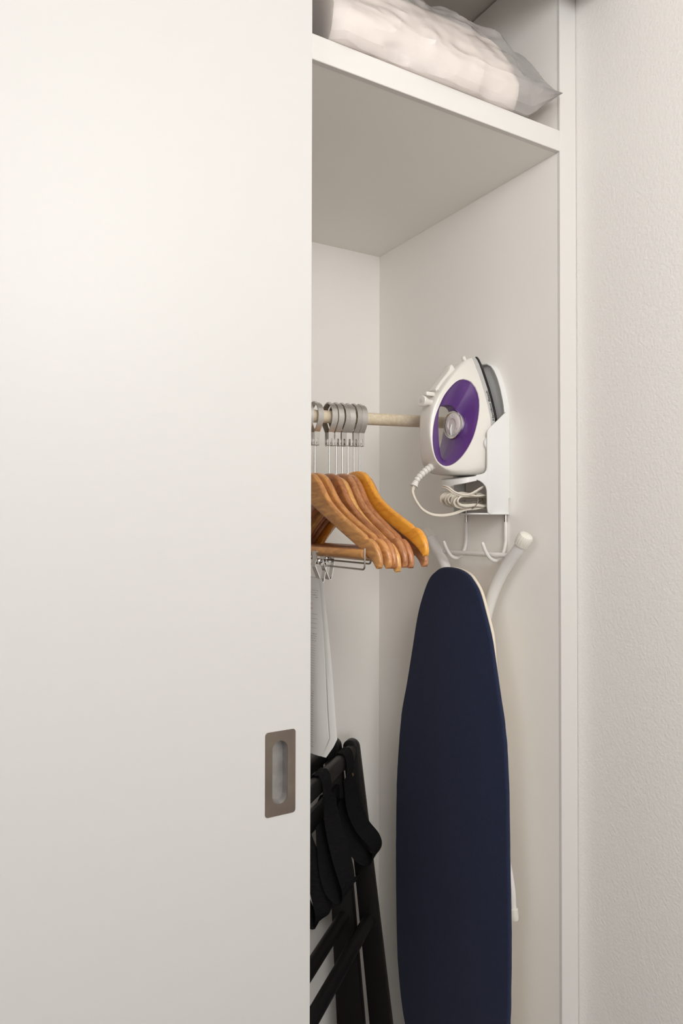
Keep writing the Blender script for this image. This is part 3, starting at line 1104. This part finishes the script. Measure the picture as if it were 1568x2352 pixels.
# spray and steam buttons, lever, nozzle
bm = bmesh.new()
a, b = Vector((-.146, IY - .006, 1.6035)), Vector((-.1745, IY - .011, 1.6045))
d_ = (b - a).normalized()
tube(bm, [a - d_ * .01, a, a + d_ * .014, b - d_ * .004, b, b + d_ * .0015], [.0062, .0062, .0068, .0105, .0108, .0098], 20)
btn = obj('spray_button', bm, m_iron, iron)
bm = bmesh.new()
e1 = Vector((0, 1, 0)) - d_ * d_.y
e1.normalize()
e2 = d_.cross(e1)
for k in range(3):
    pts = [b + d_ * .0018 + e1 * ((k - 1) * .0022 + .0012 * math.sin(t_ * 1.0)) + e2 * (-.004 + .001 * t_) for t_ in range(9)]
    tube(bm, pts, .0004, 4)
obj('steam_mark', bm, m_grey, btn)
bm = bmesh.new()
bx(bm, -.163, -.142, IY - .011, IY + .002, 1.6165, 1.6245, bev=.002)
obj('slide_knob', bm, m_iron, iron)
bm = bmesh.new()
slab(bm, smoothpoly([(.1410, 1.6300), (.130, 1.6225), (.122, 1.6400), (.106, 1.6580), (.092, 1.6730), (.0985, 1.6830), (.1035, 1.6810), (.109, 1.6690), (.1275, 1.6480)], 3), IY - .011, IY + .011, lambda u, v, d: Vector((-u, d, v)), bev=.003, seg=3)
obj('steam_lever', bm, m_iron, iron)
bm = bmesh.new()
cyl(bm, (-.058, IY, 1.697), (-.0635, IY, 1.7055), .0042, 12, bev=.001)
obj('spray_nozzle', bm, m_iron, iron)
bm = bmesh.new()
for k, (zz_, l_) in enumerate(((1.6275, .006), (1.6262, .004))):
    bx(bm, -.1415 + k * .004, -.1385 + k * .004, IY - .0178, IY - .0168, zz_ - .0006, zz_ + .0008)
obj('control_marks', bm, m_grey, iron)
# strain relief and cord
bm = bmesh.new()
sp_ = spline([(-.126, IY, 1.4885), (-.136, IY, 1.4835), (-.149, IY, 1.4765), (-.162, IY, 1.4675), (-.1745, IY, 1.4565), (-.182, IY, 1.4455), (-.1845, IY, 1.4405)], 6)
rad = []
for i in range(len(sp_)):
    t = i / (len(sp_) - 1)
    base = .0088 - .003 * min(1, t / .8) + (.0022 * max(0, (t - .8) / .2))
    if .2 < t < .78 and (i % 3 == 0):
        base -= .0013
    rad.append(base)
tube(bm, sp_, rad, 14)
obj('strain_relief', bm, m_iron, iron, smooth=20)
bm = bmesh.new()
for i in range(len(sp_)):
    t = i / (len(sp_) - 1)
    if .2 < t < .78 and i % 3 == 0:
        tg = (sp_[i + 1] - sp_[i - 1]).normalized()
        s1 = Vector((0, 1, 0)); s2 = tg.cross(s1)
        base = .0088 - .003 * min(1, t / .8) - .0011
        tube(bm, [sp_[i] + s1 * base * math.cos(a_) + s2 * base * math.sin(a_) for a_ in [math.radians(150 + 14 * k) for k in range(10)]], .0006, 5)
obj('relief_slots', bm, m_grey, bpy.data.objects['strain_relief'])
tw = [(-1.75, 0), (-1.55, .62), (-1.0, .92), (-.45, .68), (0, .34), (.45, .68), (1.0, .92), (1.55, .62), (1.75, 0), (1.55, -.62), (1.0, -.92), (.45, -.68), (0, -.34), (-.45, -.68), (-1.0, -.92), (-1.55, -.62)]
path = [(-.183, IY, 1.443), (-.1895, .194, 1.433), (-.191, .190, 1.424), (-.186, .187, 1.411), (-.174, .184, 1.396), (-.155, .180, 1.3865), (-.135, .172, 1.3845), (-.114, .164, 1.3880), (-.090, .157, 1.3965), (-.06, .152, 1.400)]
r2 = random.Random(3)
hc, zc_ = .074, 1.4135
for k in range(10):
    aa = .047 + r2.uniform(-.004, .006)
    bb = .0125 + r2.uniform(-.004, .0085)
    yo = .143 + .0052 * k
    zo = r2.uniform(-.004, .006)
    for j in range(12):
        th = 2 * math.pi * j / 12
        pin_ = .55 + .45 * abs(math.cos(th))
        path.append((-(hc - aa * math.cos(th)), yo + .0068 * j / 12 + .002 * math.sin(2 * th), zc_ + zo * abs(math.cos(th)) + bb * math.sin(th) * pin_))
# a last slack loop rising over the bundle
path += [(-.030, .146, 1.437), (-.045, .142, 1.443), (-.062, .142, 1.439), (-.085, .141, 1.428), (-.105, .141, 1.4225), (-.128, .142, 1.4265), (-.139, .150, 1.436), (-.136, .17, 1.440)]
cord = obj('power_cord', tube(bmesh.new(), spline(path, 4), .00205, sect=tw, up=(0, 0, 1)), m_cord, iron, smooth=60)
ts = []
for k in range(20):
    a = 2 * math.pi * k / 20
    ts.append((-.076 + .004 * math.sin(a), .171 + .0335 * math.cos(a), 1.4125 + .0185 * math.sin(a)))
obj('twist_tie', tube(bmesh.new(), ts, .0008, 6, closed=True), m_pin, cord)

# ------------------------------------------------------------------ ironing board on the hooks
board = thing('ironing_board', (-.06, 0.22, 0.12), 'navy covered ironing board hanging by its white tube legs on the wire hooks', 'ironing board')
RR = [(.216, 1.281), (.195, 1.2805), (.175, 1.2775), (.158, 1.272), (.143, 1.263), (.121, 1.239), (.104, 1.200), (.088, 1.157), (.078, 1.114), (.065, 1.053), (.054, 1.004), (.048, .955), (.0435, .879), (.042, .786), (.040, .709), (.0385, .633), (.039, .556), (.041, .476), (.046, .38), (.058, .29), (.078, .22), (.11, .175), (.15, .155)]
LL = [(.238, 1.2785), (.258, 1.270), (.280, 1.253), (.303, 1.214), (.322, 1.166), (.342, 1.088), (.360, 1.019), (.380, .948), (.391, .868), (.398, .789), (.4005, .692), (.401, .596), (.399, .50), (.394, .407), (.381, .329), (.362, .27), (.335, .215), (.30, .175), (.26, .155)]
outl = smoothpoly(RR + list(reversed(LL)), 5)
bm = bmesh.new()
shr = lambda y, z: y + .006 * min(1, max(0, (.26 - y) / .12))
jit = [(shr(y, z) + .0009 * noise.noise(Vector((y * 30, z * 45, 1))) * (1.0 if z < 1.0 else .2), z) for y, z in outl]
slab(bm, jit, -.087, -.077, lambda u, v, d: Vector((d, u, v)), bev=.004, seg=4)
cover = obj('cover', bm, m_navy, board, smooth=40)
cover['label'] = 'navy cotton cover'
mid = inset2(ccw(outl), .0030)
bm = bmesh.new()
slab(bm, [(shr(y, z) + ((-.0030 - .012) * min(1, max(0, (z - 1.02) / .14)) + .012) * min(1, max(0, (.25 - y) / .06)), z + .0030 * min(1, max(0, (z - .9) / .2))) for y, z in mid], -.0790, -.0725, lambda u, v, d: Vector((d, u, v)), bev=.0015, seg=2)
obj('board_rim', bm, m_liner, board, smooth=40)
TXR = -.0355
tr_pts = spline([(TXR, .0555, 1.3405), (TXR, .072, 1.320), (TXR, .100, 1.2915), (TXR, .126, 1.2575), (TXR, .1455, 1.222), (TXR - .002, .160, 1.180), (TXR - .004, .172, 1.12), (TXR - .008, .180, 1.02), (TXR - .008, .182, .70), (TXR - .008, .182, .35)], 6)
tl_pts = spline([(TXR, .3505, 1.346), (TXR, .336, 1.331), (TXR, .321, 1.316), (TXR, .300, 1.294), (TXR, .283, 1.265), (TXR, .272, 1.222), (TXR - .002, .264, 1.180), (TXR - .004, .258, 1.12), (TXR - .008, .254, 1.02), (TXR - .008, .252, .70), (TXR - .008, .252, .35)], 6)
for pts in (tr_pts, tl_pts):
    leg = obj('leg', tube(bmesh.new(), pts, .0112, 16), m_coatw, board)
    leg['label'] = 'white enamelled steel tube leg'
    p0 = pts[0]
    d_ = (pts[0] - pts[2]).normalized()
    bm = bmesh.new()
    sec = []
    for k in range(48):
        a = 2 * math.pi * k / 48
        r_ = 1.0 - (.055 if k % 3 == 0 else 0)
        sec.append((r_ * math.cos(a), r_ * math.sin(a)))
    base = p0 - d_ * .004
    tube(bm, [base - d_ * .010, base - d_ * .0095, base - d_ * .002, base + d_ * .008, base + d_ * .0125, base + d_ * .0148, base + d_ * .0155], [.0118, .0138, .0146, .0146, .0125, .0085, .002], sect=sec)
    cp = obj('foot_cap', bm, m_cap, leg, smooth=30)
    cp['label'] = 'cream ribbed plastic foot cap'
bm = bmesh.new()
cyl(bm, (-.031, .098, 1.3075), (-.031, .329, 1.3075), .0050, 12, bev=.0008)
cyl(bm, (-.031, .0965, 1.3075), (-.031, .104, 1.3075), .0058, 12, bev=.001)
obj('brace_rod', bm, m_coatw, board)
bm = bmesh.new()
tube(bm, spline([(-.045, .17, .98), (-.045, .112, .80), (-.045, .0815, .70), (-.045, .0765, .655), (-.045, .0745, .645)], 4), .0058, 12)
l2 = obj('leg', bm, m_coatw, board)
bm = bmesh.new()
d_ = Vector((0, -.11, -.99)).normalized()
p0 = Vector((-.045, .0752, .6545))
tube(bm, [p0, p0 + d_ * .001, p0 + d_ * .018, p0 + d_ * .021, p0 + d_ * .022], [.0064, .0074, .0080, .0066, .003], 16)
obj('foot_cap', bm, m_cap, l2)
bm = bmesh.new()
tube(bm, [(-.045, .165, .98), (-.045, .34, .98)], .0058, 12)
tube(bm, [(-.052, .12, .90), (-.052, .32, .90)], .006, 12)
obj('leg_bracket', bm, m_coatw, board)

# ------------------------------------------------------------------ folded luggage rack
UV = Vector((.766, .643, 0)); NV = Vector((.643, -.766, 0))
PT = Vector((-.135, .5, 0))
rp = lambda a, n, z: PT + UV * a + NV * n + Vector((0, 0, z))
RL = -.44
rack = thing('luggage_rack', tuple(rp(RL / 2, .03, 0)), 'folded black wooden luggage rack with dark webbing straps leaning in the closet corner', 'luggage rack')


def leg_board(a0, a1, top, bot, wd0, wd1):
    """board leg in the (n, z) plane with a rounded top"""
    t = Vector(top); b = Vector(bot)
    d = (t - b).normalized(); s = Vector((d.y, -d.x))
    poly = [b - s * wd1, b + s * wd1]
    for k in range(9):
        a = math.pi * k / 8
        poly.append(t + s * wd0 * math.cos(a) + d * wd0 * math.sin(a))
    return slab(bmesh.new(), [(p.x, p.y) for p in poly], a0, a1, lambda u, v, dd: rp(dd, u, v), bev=.002, seg=2)


L1T, L1B = (-.0085, .848), (.0915, .0)
L2T, L2B = (-.046, .853), (.017, .0)
for a0, a1 in ((-.002, .018), (RL - .018, RL + .002)):
    l_ = obj('leg', leg_board(a0, a1, L1T, L1B, .0185, .0285), m_blackwood, rack)
for a0, a1 in ((-.026, -.004), (RL + .004, RL + .026)):
    l_ = obj('leg', leg_board(a0, a1, L2T, L2B, .0185, .037), m_blackwood, rack)


def bar(n, z, sec, name, a0=RL, a1=-.002, par=rack):
    bm = bmesh.new()
    loft(bm, [[rp(a, n + x, z + y) for x, y in sec] for a in (a0, a1)], cap0=True, cap1=True)
    return obj(name, bm, m_blackwood, par)


rail_sec = [(.0125 * (1 if abs(math.cos(2 * math.pi * k / 20)) > 0 else 1) * math.copysign(abs(math.cos(2 * math.pi * k / 20)) ** .7, math.cos(2 * math.pi * k / 20)), .019 * math.copysign(abs(math.sin(2 * math.pi * k / 20)) ** .7, math.sin(2 * math.pi * k / 20))) for k in range(20)]
bar(-.0045, .838, rail_sec, 'rail')
bar(-.0475, .852, rail_sec, 'rail', a1=-.022)
bar(-.031, .748, [(.0045, .022), (-.0045, .022), (-.0055, .020), (-.0055, -.020), (-.0045, -.022), (.0045, -.022), (.0055, -.020), (.0055, .020)], 'slat', a1=-.022)
dow = circ(.0145, 14)
bar(.0375, .462, dow, 'crossbar')
bar(-.016, .470, dow, 'crossbar', a1=-.02)
bm = bmesh.new()
cyl(bm, rp(-.032, .012, .56), rp(.022, .012, .56), .004, 10)
obj('pivot_bolt', bm, m_black, rack)
bm = bmesh.new()
cyl(bm, rp(-.0045, -.004, .787), rp(-.0015, -.004, .787), .0048, 12)
obj('brass_screw', bm, m_brass, rack)


def strap(a, wd, pts, name='strap'):
    """webbing ribbon; each point is (n, z, a offset, twist in degrees)"""
    P = spline([Vector((p[0], p[2], p[1])) for p in pts], 6)
    ph = spline([Vector((p[3], 0, 0)) for p in pts], 6)
    bm = bmesh.new()
    loops = []
    th = .0009
    for i, p in enumerate(P):
        q0 = P[max(i - 1, 0)]; q1 = P[min(i + 1, len(P) - 1)]
        t = (q1 - q0).normalized()
        w0 = Vector((0, 1, 0)); w0 = (w0 - t * w0.dot(t)).normalized()
        m0 = t.cross(w0)
        f = math.radians(ph[i].x)
        wv = w0 * math.cos(f) + m0 * math.sin(f)
        nn = t.cross(wv)
        loops.append([rp(a + v.y, v.x, v.z) for v in [p + nn * s1 * th + wv * s2 * wd for s1, s2 in ((1, -1), (1, 1), (-1, 1), (-1, -1))]])
    loft(bm, loops, cap0=True, cap1=True)
    return obj(name, bm, m_web, rack)


for i, a in enumerate((-.060, -.205, -.35)):
    # wraps the front rail and the rear rail
    strap(a, .0225, [(-.0205, .800, 0, 0), (-.0205, .84, 0, 0), (-.012, .859, 0, 0), (-.0045, .8595, 0, 0), (.003, .859, 0, 0), (.0105, .845, 0, 0), (.0115, .815, 0, 0), (.004, .798, 0, 0)])
    strap(a, .0225, [(-.032, .80, 0, 0), (-.0315, .84, 0, 0), (-.036, .868, 0, 0), (-.0475, .8735, 0, 0), (-.059, .868, 0, 0), (-.0625, .85, 0, 0), (-.062, .80, 0, 0)])
# slack loops
strap(-.035, .0185, [(.004, .80, -.02, 10), (.008, .77, -.015, 20), (.016, .73, -.01, 45), (.034, .69, -.005, 55), (.058, .662, 0, 40), (.066, .640, 0, 15), (.056, .618, 0, -10), (.034, .618, 0, -35), (.010, .645, 0, -45), (-.010, .69, 0, -30), (-.018, .74, 0, 0)])
strap(-.075, .0185, [(-.044, .765, 0, 10), (-.046, .735, 0, 35), (-.040, .69, .01, 60), (-.024, .63, .025, 65), (-.006, .575, .035, 60), (-.005, .548, .035, 30), (-.018, .532, .03, 0), (-.034, .548, .02, -20), (-.046, .60, .01, -20), (-.052, .67, 0, -10), (-.052, .74, 0, 0)])
strap(-.200, .0205, [(-.044, .765, 0, 10), (-.044, .72, 0, 40), (-.030, .67, .01, 60), (-.012, .60, .02, 60), (-.006, .56, .02, 30), (-.020, .54, .02, 0), (-.038, .56, .01, -20), (-.050, .62, 0, -10), (-.052, .74, 0, 0)])
strap(-.170, .0205, [(.004, .80, 0, 10), (.010, .75, 0, 30), (.030, .68, 0, 50), (.045, .62, 0, 20), (.030, .595, 0, -20), (.004, .63, 0, -40), (-.018, .74, 0, 0)])
